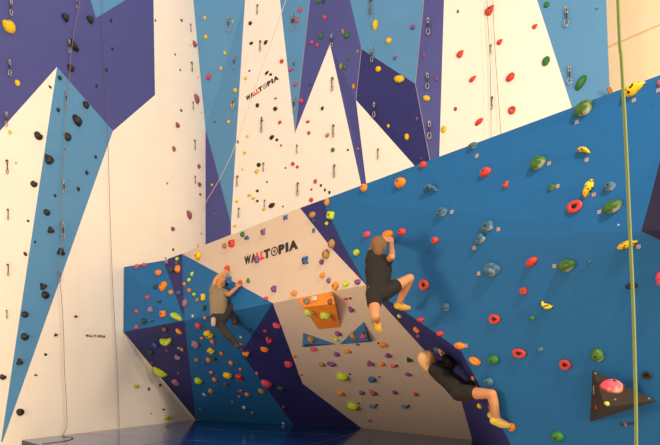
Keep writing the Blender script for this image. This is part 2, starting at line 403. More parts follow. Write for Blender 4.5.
# ---------------------------------------------------------------- climbing holds
def dome(fn_r, fn_z, fn_w, seg=16, rings=6):
    """grid over a dome: fn_r(angle) outline radius, fn_z(rho, angle) height, fn_w warps x, y"""
    V, Fc = [], []
    for i in range(rings):
        rho = math.cos(i / rings * math.pi / 2) ** 0.75 if i else 1.0
        for k in range(seg):
            a = 2 * math.pi * k / seg
            r = fn_r(a) * rho * 0.5
            x, y = r * math.cos(a), r * math.sin(a)
            z = fn_z(rho, a)
            V.append(fn_w(x, y, z))
    V.append(fn_w(0, 0, fn_z(0, 0)))
    for i in range(rings - 1):
        for k in range(seg):
            k2 = (k + 1) % seg
            Fc.append((i * seg + k, i * seg + k2, (i + 1) * seg + k2, (i + 1) * seg + k))
    t = len(V) - 1
    for k in range(seg): Fc.append(((rings - 1) * seg + k, (rings - 1) * seg + (k + 1) % seg, t))
    Fc.append(tuple(reversed(range(seg))))
    return V, Fc
def hold_mesh(kind, seed, big):
    rnd = random.Random(seed); off = Vector((rnd.random() * 50, rnd.random() * 50, rnd.random() * 50))
    amp = {'blob': .16, 'ball': .05, 'tear': .08, 'wedge': .12, 'banana': .07, 'notch': .12, 'star': .1, 'chip': .2, 'jug': .1, 'pinch': .1, 'block': .05, 'arch': .05}.get(kind, .1)
    if kind == 'ring':
        V, Fc = [], []; S, R = 22, 10
        for i in range(S):
            a = 2 * math.pi * i / S; w = 1 + .05 * math.sin(3 * a + seed)
            for k in range(R):
                b = 2 * math.pi * k / R
                rr = .33 * w + .165 * math.cos(b)
                V.append(Vector((rr * math.cos(a), rr * math.sin(a), max(-.02, .22 + .27 * math.sin(b)))))
        for i in range(S):
            for k in range(R):
                Fc.append((i * R + k, ((i + 1) % S) * R + k, ((i + 1) % S) * R + (k + 1) % R, i * R + (k + 1) % R))
        return V, Fc
    pr = lambda rho: math.sqrt(max(0, 1 - rho ** 2.6))
    fr, fz, fw = (lambda a: 1.0), (lambda rho, a: pr(rho)), (lambda x, y, z: Vector((x, y, z)))
    if kind == 'tear': fw = lambda x, y, z: Vector((x * (0.95 - 1.0 * y), y, z * (1 - .7 * y)))
    if kind == 'wedge': fr = lambda a: .78 + .26 * math.cos(3 * (a - math.pi / 2)); fz = lambda rho, a: pr(rho) ** 0.8 * 1.1
    if kind == 'banana': fw = lambda x, y, z: Vector((x, y * 0.62 + 1.3 * (x * x - .12), z))
    if kind == 'arch': fw = lambda x, y, z: Vector((x, y * 0.62 - 1.3 * (x * x - .12), z))
    if kind == 'notch': fr = lambda a: 1.05 - .55 * math.exp(-((a - 1.1) / .38) ** 2)
    if kind == 'star': fr = lambda a: .72 + .34 * math.cos(4 * (a - .75)); fz = lambda rho, a: pr(rho) * .8
    if kind == 'block':
        fr = lambda a: min(1.25, .92 / max(abs(math.cos(a)), abs(math.sin(a)))); fz = lambda rho, a: min(.85, pr(rho) * 1.25)
    if kind == 'jug': fz = lambda rho, a: pr(rho) * (1 - .45 * max(0, math.sin(a)) * math.exp(-((rho - .45) / .25) ** 2))
    if kind == 'pinch': fz = lambda rho, a: pr(rho) ** 1.4 * 1.05
    V, Fc = dome(fr, fz, fw, 20 if big else 12, 7 if big else 5)
    out = []
    for v in V:
        n = noise.noise(v * 2.2 + off) + .5 * noise.noise(v * 5 + off)
        s = 1 + amp * n
        out.append(Vector((v.x * s, v.y * s, max(-0.03, v.z * s))))
    return out, Fc

SHAPE = {'blob': 'lumpy', 'ball': 'round', 'tear': 'teardrop', 'wedge': 'three-cornered', 'banana': 'curved', 'notch': 'notched', 'star': 'knobbly', 'chip': 'small',
         'jug': 'scooped', 'pinch': 'long thin', 'block': 'blocky', 'arch': 'arched', 'ring': 'ring-shaped'}
STEELB = mat_plain('zinc_bolt', (200, 195, 185), 0.4, 0.6)
BOLT = mat_plain('bolt_steel', (60, 58, 58), 0.4, 0.8)
HOLDS = []
def hold(x, y, w, h, c, kind='blob', rot=0.0, depth=None):
    r = hit(x, y)
    if r is None: print('no surface at', x, y); return
    loc, n, dist, phrase, so = r
    u, v = frame(loc, n); Y = loc.y; view = (ORIGIN - loc).normalized()
    s = Y / F
    du = abs(u.x - u.y * loc.x / Y); dv = math.hypot(v.z - v.y * (loc.z - EYE) / Y, 0)
    if max(w, h) < 9.5: s *= .92
    W, H = w * s / max(.78, du), h * s / max(.78, abs(dv))
    D = depth or min(.5 * math.sqrt(W * H), .75 * min(W, H) + .02)
    if kind == 'chip': D *= .7
    big = max(w, h) >= 6
    V, Fc = hold_mesh(kind, int(x * 31 + y * 17), big)
    a = math.radians(rot); ru = u * math.cos(a) + v * math.sin(a); rv = -u * math.sin(a) + v * math.cos(a)
    small = w * h < 14
    o = link('foot_chip' if small else 'climbing_hold', [Vector((q.x * W, q.y * H, q.z * D)) for q in V], Fc, mat_hold(c), smooth=True)
    # the hold sits on the wall at its real centre, seen in front of it
    o.matrix_world = Matrix((( ru.x, rv.x, n.x, loc.x), (ru.y, rv.y, n.y, loc.y), (ru.z, rv.z, n.z, loc.z), (0, 0, 0, 1)))
    if max(w, h) >= 7.5:
        br = min(.014, .1 * min(W, H)) if kind != 'ring' else .007
        zz = D * (.96 if kind not in ('ring', 'jug') else .5) if kind != 'ring' else .02
        bv, bf = tube_data([(0, 0, zz - .02), (0, 0, zz + .006)], br, 6)
        b = link('bolt', bv, bf, BOLT, o)
    if kind == 'chip' : pass
    HOLDS.append(dict(o=o, x=x, y=y, c=c, k=kind, ph=phrase, small=small, sz=max(w, h)))
    return o

H = '''
65 17 7 9 K tear -25;90 19 6 9 K tear -30;73.5 46 10 8 K banana -40;70.5 68 7 7 K notch;106 70 3 4 K blob;96.5 86 2.5 3.5 K chip;59.5 78 4 5 K blob 30;50 87 4 2.5 K chip -20;85.5 105 6 8 K jug 20
76.5 120.5 7 12 K pinch 45;58 110 3.5 4.5 K blob;38 136 8 8.5 K notch;67 137 7 9 K jug 30;48 159 8 10 K tear 40;95.5 157 3 3.5 K chip;86.5 172.5 3 5 K tear;78 189 3 5 K pinch 20;33.5 184 7 7 K notch 20
55 195.5 3 3.5 K chip;46.5 212.5 6.5 7 K ball;28 221 2.5 3 K chip;50 230.5 7 8 K wedge 15;35 242 2.5 3 K chip;25 254 3 5.5 K pinch 40;60 252 8 9 K wedge;42.5 286.5 8 8 K wedge 40;45 295 8 8 K jug
24.5 314.5 7 7 K jug;24.5 336.5 7.5 8 K notch;75.5 316.5 4.5 3 K wedge;55.5 335 5 3.5 K wedge 20;45.5 354.5 3.5 3 K chip;19 362 7 8 K wedge 10;2.5 377 6.5 6 K notch;35.5 375 4 2.5 K wedge;19.5 412 8 8 K blob
8 26 11 13 Y notch 60;17 83 5.5 6.5 Y ball;9.5 132.5 3.5 4.5 Y blob;16 163 2.5 3 Y chip;111 20.5 2.5 4 K chip;112.5 49 2.5 3 K chip;155.3 20.5 2 3 M chip
181.5 20.5 3 3 n chip;194 44 4 7 M tear 25;175 54.5 2 2.5 M chip;180 70 2 2.5 n chip;196 99 4 9.5 M pinch 25;181 110.5 3 3 M chip;177 125 4.2 6 M tear 20;173.5 149 3.5 6 M pinch 15;198.5 166.5 3.5 5 M blob 10
199 184.5 3.5 5.5 M pinch 35;200 194.5 3 3 M chip;188.5 215 4 9.5 M pinch 30;167 183.5 2 2.5 D chip;172.5 229 4 5 M blob;173 249.5 2.5 3.5 M chip;165.5 258 2 2 M chip;201 233.5 2 3 Y chip;197.5 245.5 2.5 4 Y chip
190 45.5 1.7 2 Y chip;197.5 77.5 1.7 2 Y chip;201 112.5 1.7 2 Y chip;135.5 386 8 4 L pinch -15;148.5 389 3 3.5 r chip;160 385 3.5 3.5 r chip;163.5 409.5 4.5 2 n chip;166.5 417.5 8 4.5 L pinch -8;151 413.5 2 2 N chip
205 18 3 4.5 Y ball;206 37 4 5 Y ball;208.5 77 5 7 P blob -20;225 53 3.5 5 Y ball;221 68.5 3 4.5 Y blob;232.5 21.5 2 3.5 Y chip;235.5 90.5 4 5 Y ball;233 105.5 4 5 Y blob;229 122 3.5 4.5 Y ball;215 122 1.5 2 K chip
212 185 2.5 3 Y chip;215 214 2 2 D chip
250.5 23.5 3.5 4 K blob;251.5 43.5 3.5 3 K blob;266 42.5 4.5 3.5 K pinch 40;249.5 71 2.5 2 K chip;267 73 4.5 2.5 K pinch 30;270.8 74.6 3 3 K chip;282 61.5 4 4.5 R ball;246 78.5 3 4 Y blob;257.5 105.5 3.5 4.5 K blob
275.5 109 4 4.5 K blob;275.5 98.5 3 2 r chip;280 122.5 3.8 3.5 R blob 20;261.5 118 2 2 K chip;272 137.5 5 4 K blob 30;277 140 3 3 K blob;247.5 136.5 3 3 Y chip;281 145.5 2 3 R chip;238 142 1.6 4 n chip
245 153 3.5 3 Y blob;259 165 4 4.5 K blob;257 171.5 4 4.5 Y blob;242.5 169.5 1.6 2.5 Y chip;267 182 2 2 K chip;293 164 3.6 4.5 R ball;297.5 167 3 3.5 R blob;285.5 168 2 2 n chip;257.5 191 3 3 K blob
249.5 195.5 4 3 Y blob;253.5 198.5 3.5 3 Y blob;257.5 201 3 2.5 K blob;237 201.5 3.5 3 Y blob;264 209.5 3.5 3 Y blob;272 205.5 6.5 5 K blob 20;283 206.5 2 2 r chip;315.5 181.5 3.5 5 R ball;311.5 189.5 2.5 2.5 R chip
321 185.5 2.5 3.5 g chip;325 190 2.5 3.5 n chip;329.5 192.5 2.5 4 g chip;311.5 200 4 5 R ball;235 226 3.5 3 Y chip;300 10 4 5 P ball;297 20.5 3.5 6 P blob;293 20 3 6 G blob;290.5 70 4 4 P ball;295.5 84.5 4.5 4.5 P ball
318.5 1.5 4 5 G ball;323.5 2 3 4 g blob;325 17.5 4 4.5 P ball;321 36.5 5 6 G ball;312 42.5 4 4 P ball;317.5 45.5 3.5 4 P ball;301.5 101 4.5 5.5 P ball;310 85 2.5 3 g chip
322.5 108.5 3 4.5 g pinch -30;308 122 4 3 R blob;309 133 3.5 4 R ball;327.5 135.5 4.5 4 N blob 30;333 150 4 5 G ball;348 150 2.5 2.5 g chip;343 31.5 3 6 N pinch;347 35.5 5 7 G blob -20;357.5 51.5 2.5 3 N chip;349 58.5 3 4 G blob
341 66.5 3.5 6.5 N pinch -10;345 67.5 3.5 5 G blob;353.5 86.5 3 6 O pinch;358 149 3 3 N chip;359.5 96 2.5 3 g chip
375.5 25 5 10 Y pinch -15;413 27.5 5 5 V blob;389 41 6 6 Y ball;395 58 4 4 V blob;378.5 69.5 6 5.5 Y blob;399.5 79.5 10 7 Y jug -15;388.5 126 3 4 Y blob;407 137 4.5 7 Y blob;417 119 3 4.5 V blob
424 55.5 3.5 6 V blob;426.5 98.5 8 6 Y jug -20;436.5 79 4 5.5 V ball;421 158.3 2.5 2.5 V chip
490 10.5 7 11 R tear -45;535 26.5 5 6 R tear -60;500 42 5 7 R tear -50;460.5 54 6 9 R tear -45;473 79 4.5 9 R tear -55;510.5 77.5 10 7 R jug 40;512 110.5 8.5 9 R ring;479 122 9.5 5 R pinch 35;458 11.5 2.5 4 V blob;455.5 109 3.5 4.5 V blob;444 129.5 5 8 Y ball
546.5 5 6 6 G ball;596.5 9 3.5 2 G chip 30;581 83 17 7.5 G pinch 57;546 61.5 7.5 9.5 G jug -30
473.5 146 10 6 X jug;486 172.5 10.5 8.5 R ball 20;506.5 184.5 5 8 R tear -35;538.5 163.5 16 12 C jug 20;552 187.5 8 6 C blob;443 212 10 9 X blob;431 189.5 14 9 X arch -10
401 183 10 10 O ball;364.5 188 7 8.5 O ball;423.5 165 7 7 R ball;584 109 19 14 C jug 15;635 89 12 19 S tear -72;659.5 83 5 6 P ball;584 151 15 7 S arch -28;588.5 188.5 19 8 S pinch 68
610 186.5 12 9 X blob 10;575 207 16 12.5 R ring 5;613 207 20 12.5 C jug 12;567 265.5 18 12 C jug 4;589.5 261.5 5 4.5 T chip;627 244.5 21 7.5 S pinch 10;618.5 225 2.5 2.5 W chip;631.5 286 12 6 K blob;660 278.5 8 15 P ball
488 226.5 12 10 X block 5;480.5 239 10 9 X block 30;492 269.5 18 13 X jug -5;532 262 12 8.5 R ball 25;524 291 7 8 R block;547 305 12 8 S banana -30;495 319 11.5 10 R ring;532 318 6 5 G blob;519.5 353 14 9.5 R ring -8
540.5 349.5 7 6 T ball;494 359.5 11 10 G ball;475.5 361 12 7 O jug -28;460 345.5 10 7 O ball -10;440.5 333.5 7 6 R ball;597.5 355 13 13 C ball;565.5 364.5 12 10.5 R ring -8;647 375 11 8 K ring;557.5 436 13 10 G ball;446 307 9 9 X blob
489 381 10 8 X blob;474 378 5 5 O blob;480.5 405.5 6.5 6 Y ball;512 427 8 9 O ball;424.5 285 10 11 R ring;435.5 240.5 7 8 R ball;402.5 232 8 8 R ball;388.5 235 11 9 O jug;367.5 234.5 8 7 P ball;357 252.5 7 7 L ball;386 276 5 6 R ball
313 215 7 7 N ball;327.5 202 5 8 O ball;331.5 215.5 8 9 L block -15;327 223.5 4 4 L blob;332.5 244 7 10 N blob -20;326.5 254.5 7 10 N blob 15;314 230.5 4 6 B star;313.8 220.5 3 3 B chip
407.5 307.5 6 5 O ball;400 315.5 5 4.5 L ball;421 319.7 8 5 R ball;417.5 329 8 6.5 O block;419 335.5 6 4 V blob;437.5 349 7 6 X blob
199 256 8 8 Y block 20;243 234.5 5.5 6 G blob;247.5 238 6 5 B wedge;264 232 6 9 V star;225 246 6 6 N ball;232.5 243.5 7.5 8.5 R block;286 217.5 7 6 B star;257.5 259.5 6 8 V block;306 260.5 8 10 B star;322 262 5 6 V ball
323 275.5 6.5 6 O ball;329 280.5 4.5 6 V blob;274.5 289 6.5 8 V blob;294.5 293.5 7 6.5 O blob;266.5 298.5 7 5 P star;249 281 4 6 G wedge;228 268.5 6.5 7 R ball;240.8 283 5.5 6 R ball;229 281 11 10 B star
336 286 7 9 O blob -20;346 284 7 6 L blob;358 282 7 6 V blob;331.5 294 4 4 O chip
137 266.5 5 4.5 P ball;144.5 265 5 4 P ball;159 273 7 6 O blob;155.5 287 4.5 5 g blob;164 286.5 6.5 10 O blob -15;171.5 292.5 5 5 O blob;148 297.5 5 4.5 P ball;160 301.5 4.5 3.5 g blob 20;151.5 310 6 7 U wedge;137 311.5 4.5 4.5 P ball
164 314 7 8 O block;177 316.5 14 6 L pinch -25;144.5 321 6.5 7 g notch;152 320 8 4 T banana;137 327 4.5 4.5 P ball;167 262 6 6 U star;177.5 259 4 4 L ball;178.5 269 6 9 O pinch 20;176.5 263 2.5 2.5 D chip;172.5 270 5 6 g blob;179.5 293 5.5 5 T ball
165 329 5.5 5 n ball;179.5 331 4.5 7 O pinch 25;167 339.5 14 7 L banana;156 344.5 5 6 B blob;151 351.5 6 6 g blob;167 350.5 4 3 r chip;182.5 349 4 4.5 N blob;178.5 348 2.5 2 W chip;178 356.5 6 5.5 U wedge;152 362.5 4 3.2 r chip;160.5 371 13 5 L pinch -52
176.5 381.5 6.5 7 U block;178.5 373 2.5 2.5 D chip;192.5 274 3 5.5 L pinch -30;189.5 280 4 4.5 L blob;184.9 284 3.5 4.5 O blob;190 290.5 4 5 O blob;202.5 272.5 2.5 2.5 B chip;194.5 294.5 4 4 L ball;203.5 295.5 5.5 4 Y blob;186 303.5 6 8.5 U blob
204 298.3 5 6 Y block;198 300 4 5 N blob;205 308 4 7 g pinch;193 316 3.5 3.5 W chip;205.5 317.5 4 3.5 O blob;199 325 6.5 6 P blob;209.5 333 9 8 Y block;196 343.5 7.5 7 U blob -30;211.5 350 6.5 6 Y block 20;202 338 3.5 3.5 O chip;213 341 4.5 5 O blob
197 359.5 4 4 N ball;209 359.5 4.5 5.5 O ball;214.5 358 5 5 g ball;204 364 3 3 B chip;198.5 366 3 2.5 G chip;199 380 7.5 7.5 L ball;215 379 4.5 5 O blob;211.5 372 4 3.5 O blob;211.5 390.5 5 6 N blob;204.5 394.5 3 4 W chip;200.5 409.5 2 3 D chip
236.5 322.5 5.5 5.5 O ball;241 337 3 3 Y chip;249.5 329 6 5 g star;231.5 362.5 4.5 5 O blob;222 353 3.5 5 O blob;228 374.5 8.5 7 Y ball -20;241 345.8 4.5 6 R blob;240 376.5 6 8 R block -15;240.5 369 3 3 O chip;226 384 4 4 r blob
241 390.5 4 3 P chip;247.5 394 4.5 5 O ball;239.5 396.5 3 3.5 N chip;244.5 407 3.5 4 W blob;238 391 2 2 R chip;232.5 402 2.5 3 N chip;252.5 412.5 3.5 3.5 D blob;262 390.5 5 7 N blob 20;257 373 3 4 O chip;228.5 307.5 5 7 R blob;283.5 423.3 2.5 3 W chip
277 324.5 7.5 5.5 P jug -25;269.5 339 6 8 P wedge;265.5 330.5 5 3.5 r blob;265 348.5 7.5 5.5 O jug -30;246.5 352.5 8 6 O banana;289 363 8 8 P jug;267 382.5 12 6 P pinch -42;281.5 387.5 8 6 g blob -20;284.5 407 4 5 r blob
294.5 355.5 4 4 O blob;322 363.5 7 5 N blob 10;329.7 363 4 5 V blob;300.5 374 4 4 O chip;338.5 333 6 6 V ball;336.5 339 5 4.5 L blob;351 308.5 5 7 V tear;346 298.5 4 3 P blob;350.5 298.2 2.6 2.6 K chip;375.5 322 5.5 6.5 g wedge
348 350.5 6 5 O blob -25;337 353.5 5.5 5.5 V ball;333 363.5 6.5 5.5 V ball;370.5 362.5 7 6.5 V wedge;383.5 344 8 5 O blob -15;378.5 343 2.5 2.5 K chip;388.5 354.5 7 5 V wedge -20;382 363.5 6 5 O ball;393.5 365.3 6 3.5 P blob;397.3 365.5 2.6 2.6 K chip
409.5 359 6 5.5 g wedge;343 375.5 11 8 L ball -5;349.7 374 2.4 2.4 K chip;372.5 378.5 9 6 B jug 20;379.2 376.6 2.4 2.4 K chip;408.5 373.5 6.5 4 V wedge -20;340.8 392.5 7 6 O ball;362 392 5.5 5.5 V ball;373 391.5 5 8 M tear 30;395 391.5 5.5 5 V blob -20
416 393.5 4.5 5.5 R blob;353.5 405 11 7.5 L ball -5;358.7 403 2.4 2.4 K chip;373 405.5 7 4 T pinch;376.9 404.6 2.6 2.6 K chip;405 405.7 7 4 T pinch;409.2 405.3 2.6 2.6 K chip;370 420 4 3 V blob
307 301.5 8 6 D blob -25;315 298.8 6 6 W block;330.5 301.8 5 7 n blob -20;309.5 311.3 8 9 Z ball;326 314 11 8 Z ball -5;331.4 318.7 5 4 O blob;311.4 339 7 7 N blob;313.7 348.4 8 4 P blob;354 335.5 6 8 N blob;364 336 6 5.5 P ball;364.6 332.6 3 2.6 K chip;357.7 344.3 4 3 V chip
610.8 388.5 20 13 Q ball -14;606.5 404 5 5 Z blob;597.5 407 5 6 r ball
'''
for item in H.replace('\n', ';').split(';'):
    q = item.split()
    if len(q) < 6: continue
    hold(*(float(v) for v in q[:4]), q[4], q[5], float(q[6]) if len(q) > 6 else 0.0)

ORD = ['first', 'second', 'third', 'fourth', 'fifth', 'sixth', 'seventh', 'eighth', 'ninth', 'tenth', 'eleventh', 'twelfth', 'thirteenth', 'fourteenth', 'fifteenth', 'sixteenth', 'seventeenth', 'eighteenth', 'nineteenth', 'twentieth']
def ordinal(i, n):
    if i == 0: return 'topmost'
    if i == n - 1: return 'lowest'
    if i <= (n - 1) / 2: return ORD[i] + ' from the top' if i < 20 else 'number %d from the top' % (i + 1)
    j = n - 1 - i
    return ORD[j] + ' from the bottom'
fam = {}
for h in HOLDS:
    h['cn'] = HCOL[h['c']][0]; h['sn'] = 'tiny' if h['sz'] < 3.2 else ('small' if h['small'] else SHAPE[h['k']])
    h['nn'] = 'foot chip' if h['small'] else 'climbing hold'
    fam.setdefault((h['cn'], h['nn'], h['ph'], h['sn']), []).append(h)
for (cn, nn, ph, sn), L in fam.items():
    L.sort(key=lambda h: (h['y'], h['x']))
    for i, h in enumerate(L):
        o = h['o']
        base = '%s %s %s on the %s' % (sn, cn, nn.split()[-1], ph)
        if len(L) == 1: lab = base
        else: lab = '%s, %s' % (base, ordinal(i, len(L)) if len(L) > 2 else ('upper of two' if i == 0 else 'lower of two'))
        tag(o, lab, nn, '%s %ss on the %s' % (cn, nn, ph))

# sticker and fixing bolts on the dark pyramid volume
STK = mat_plain('faded_sticker', (150, 146, 140), 0.7, var=0.3, scale=120)
def on_volume(name, x, y, w, h, m):
    r = hit(x, y); loc, n, vol = r[0], r[1], r[4]; u, v = frame(loc, n); q = loc.y / F
    V, Fc = box_data(loc - u * w * q / 2 - v * h * q / 2 - n * .002, u * w * q, v * h * q, n * .006)
    b = link(name, V, Fc, m, vol); b.matrix_parent_inverse = vol.matrix_world.inverted()
on_volume('sticker', 593.9, 390, 3.2, 8.5, STK)
for x, y in ((615, 399.6), (623.5, 384.6), (649, 398.6), (595.3, 373.5)): on_volume('fixing_bolt', x, y, 1.8, 1.8, STEELB)
# ---------------------------------------------------------------- small paper route tags beside the holds
PAPER = mat_plain('route_tag_card', (170, 150, 150), 0.8, var=0.1, scale=60)
PRINT = mat_plain('route_tag_ink', (165, 135, 130), 0.8)
TAGS = [(577, 122, 'chalky green hold near the top edge'), (634, 100.5, 'spotted yellow hold by the green rope'), (658.5, 90.5, 'pink hold near the top corner'), (586.8, 160, 'curved spotted hold'), (594, 194.6, 'upright spotted hold'),
        (599.5, 212, 'chalky green hold above the crease'), (554.5, 266, 'chalky green hold below the crease'), (638.8, 246.5, 'spotted hold behind the green rope'), (549.2, 163.5, 'big chalky green hold'), (498.5, 229.3, 'upper chalky teal block'),
        (474.3, 247.8, 'lower chalky teal block'), (478.8, 273.5, 'scooped chalky teal hold'), (557.8, 186.3, 'small chalky green hold'), (452, 212, 'lumpy chalky teal hold'), (477, 156, 'chalky teal hold at the top edge'), (466, 345.5, 'orange hold at the dark band')]
for x, y, d in TAGS:
    r = hit(x, y)
    if not r: continue
    loc, n = r[0], r[1]; u, v = frame(loc, n); s = loc.y / F * 1.9
    t = empty('route_tag', loc)
    q = [u * s * i + v * s * j for i, j in ((-1, -1), (1, -1), (1, 1), (-1, 1))]
    V = [p_ + n * .002 for p_ in q] + [p_ + n * .004 for p_ in q]
    link('card', V, [(3, 2, 1, 0), (4, 5, 6, 7), (0, 1, 5, 4), (1, 2, 6, 5), (2, 3, 7, 6), (3, 0, 4, 7)], PAPER, t)
    q2 = [u * s * i * .45 + v * s * j * .4 + n * .0048 for i, j in ((-1, -1), (1, -1), (1, 1), (-1, 1))]
    link('printed_patch', q2, [(0, 1, 2, 3)], PRINT, t)
    tag(t, 'small pale square route tag beside the ' + d, 'route tag', 'route tags on the blue boulder slabs')

# ---------------------------------------------------------------- lettering
INK = mat_plain('black_lettering', (34, 30, 28), 0.6); REDINK = mat_plain('red_lettering', (225, 60, 60), 0.6)
def glyph(ch):
    cu = bpy.data.curves.new('g', 'FONT'); cu.body = ch; cu.offset = 0.075; cu.resolution_u = 4
    o = bpy.data.objects.new('g', cu); col.objects.link(o); dg = bpy.context.evaluated_depsgraph_get()
    me = bpy.data.meshes.new_from_object(o.evaluated_get(dg)); V = [v.co.copy() for v in me.vertices]; Fc = [tuple(p.vertices) for p in me.polygons]
    bpy.data.objects.remove(o); bpy.data.curves.remove(cu); bpy.data.meshes.remove(me)
    x0, x1 = min(v.x for v in V), max(v.x for v in V); y0, y1 = min(v.y for v in V), max(v.y for v in V)
    return [((v.x - x0) / (x1 - x0), (v.y - y0) / (y1 - y0)) for v in V], Fc
def ringglyph():
    V, Fc = [], []; S = 28
    for R_, r_ in ((.5, .37),):
        for i in range(S):
            a = 2 * math.pi * i / S
            V += [(.5 + R_ * math.cos(a), .5 + R_ * math.sin(a)), (.5 + r_ * math.cos(a), .5 + r_ * math.sin(a))]
        Fc += [(2 * i, 2 * ((i + 1) % S), 2 * ((i + 1) % S) + 1, 2 * i + 1) for i in range(S)]
    b = len(V); V += [(.44, .3), (.56, .3), (.56, .7), (.44, .7), (.3, .45), (.7, .45), (.7, .55), (.3, .55)]
    Fc += [(b, b + 1, b + 2, b + 3), (b + 4, b + 5, b + 6, b + 7)]
    return V, Fc
SLOTS = [('W', 0, .14, 0), ('A', .135, .25, 0), ('L', .25, .325, 1), ('L', .33, .405, 1), ('T', .395, .515, 0), ('O', .53, .655, 0), ('P', .665, .775, 0), ('I', .79, .84, 0), ('A', .845, 1.0, 0)]
def lettering(bl, br, hpx, parent_hit=None):
    a, b = hit(*bl), hit(*br); n = a[1]
    u = (b[0] - a[0]); Wd = u.length; u.normalize(); v = n.cross(u).normalized()
    hh = hpx * (a[0].y + b[0].y) / 2 / F
    V, Fc, fm = [], [], []
    for ch, s0, s1, mi in SLOTS:
        gv, gf = ringglyph() if ch == 'O' else glyph(ch)
        k = len(V)
        for x, y in gv: V.append(a[0] + u * (s0 + (s1 - s0) * x) * Wd + v * y * hh + n * .004)
        for f in gf: Fc.append(tuple(k + i for i in f)); fm.append(mi)
    o = link('lettering', V, Fc, [INK, REDINK], None, fmat=fm)
    par = a[4]; o.parent = par; o.matrix_parent_inverse = par.matrix_world.inverted()
    o['label'] = 'black and red capital lettering'
    return o
bpy.context.view_layer.update()
lettering((244.6, 265.2), (298.3, 248.6), 9.0)
lettering((246.6, 101.3), (279.0, 79.3), 5.2)
lettering((85.5, 337.0), (105.6, 338.0), 2.7)
lettering((620.5, 426.2), (638.5, 424.6), 3.4)

# ---------------------------------------------------------------- quickdraws
STEEL = mat_plain('carabiner_metal', (178, 176, 178), 0.4, 0.85); SLING = mat_plain('dark_sling', (52, 44, 46), 0.8); SLINGB = mat_plain('brown_sling', (120, 84, 58), 0.8)
def make_quickdraw(sling, metal):
    root = empty('quickdraw')
    def oval(cy, hh, ww):
        pts = [Vector((ww * math.cos(t), .06 + .0 * t, cy + hh * math.sin(t))) for t in [2 * math.pi * i / 14 for i in range(15)]]
        return tube_data([(p.x, -.05, p.z) for p in pts], .008, 6)
    V, Fc = oval(-.052, .05, .019); link('carabiner', V, Fc, metal, root, True)
    V, Fc = oval(-.255, .055, .030); link('carabiner', V, Fc, metal, root, True)
    V, Fc = box_data(Vector((-.012, -.056, -.222)), Vector((.024, 0, 0)), Vector((0, .012, 0)), Vector((0, 0, .15))); link('sling', V, Fc, sling, root)
    V, Fc = box_data(Vector((-.02, -.046, -.035)), Vector((.04, 0, 0)), Vector((0, .046, 0)), Vector((0, 0, .035))); link('hanger', V, Fc, metal, root)
    return root
def copy_tree(o, parent=None):
    c = o.copy(); col.objects.link(c); c.parent = parent
    for ch in o.children: copy_tree(ch, c)
    return c
QD = '''9.5 0 16 s;8 60 76 s;4.8 112 127 s;76 -1 9 s;68 40 53 s;65 92 106 s;64 146 153 s;62.5 180 194 s;61 222 240 s;58.7 270 282 s
6 160 174 d;7 209 220 d;7 264 276 d;6 310 319 d;190 24 32 b;191 62 72 b;192.5 102 110 b;194 140 150 b;194.5 176 184 b
229 18 32 s;235 57 69 s;234 98 110 s;258 5 15 d;261 41 52 d;262.5 120 133 d;264 163 172 d;238 176 187 b;239.5 208 218 b;265 200 208 b
293.5 15 30 s;294.5 60 70 s;295 98 112 s;297.5 145 154 b;298.5 183 196 d;332.5 35 48 s;333 78 92 d;334 125 138 d;335 165 178 d;371.5 -1 16 b;373 48 63 s;375 103 118 s;378.5 149 160 d
428.5 19 36 s;427.5 74 90 s;429.5 122 140 s;491 45 55 d;492.5 97 110 d;567 8 28 s;570 67 85 s'''
DARKM = mat_plain('tarnished_carabiner_metal', (95, 85, 78), 0.5, 0.5)
protos = {'s': make_quickdraw(SLING, STEEL), 'd': make_quickdraw(SLING, DARKM), 'b': make_quickdraw(SLINGB, DARKM)}
used = set(); QL = {}
for item in QD.replace('\n', ';').split(';'):
    q = item.split(); x, y0, y1, k = float(q[0]), float(q[1]), float(q[2]), q[3]
    r = hit(x, max(y0, 0.5))
    loc = at(x, y0, r[0].y); n = r[1]
    o = protos[k] if k not in used else copy_tree(protos[k]); used.add(k)
    u, v = frame(loc, n); s = (y1 - y0) * loc.y / F / .31
    o.location = loc; o.scale = (s, s, s) if k == 's' else (s * .75, s, s)
    o.rotation_euler = Matrix(((u.x, -n.x, 0), (u.y, -n.y, 0), (u.z, 0, 1))).to_euler()
    QL.setdefault((r[3], k), []).append((y0, o))
for (ph, k), L in QL.items():
    L.sort(key=lambda t: t[0])
    w = {'s': 'silver', 'd': 'dark', 'b': 'brown'}[k]
    for i, (y, o) in enumerate(L):
        base = '%s quickdraw hanging on the %s' % (w, ph)
        tag(o, base if len(L) == 1 else base + ', ' + (ordinal(i, len(L)) if len(L) > 2 else ('upper of two' if i == 0 else 'lower of two')), 'quickdraw', w + ' quickdraws on the climbing walls')

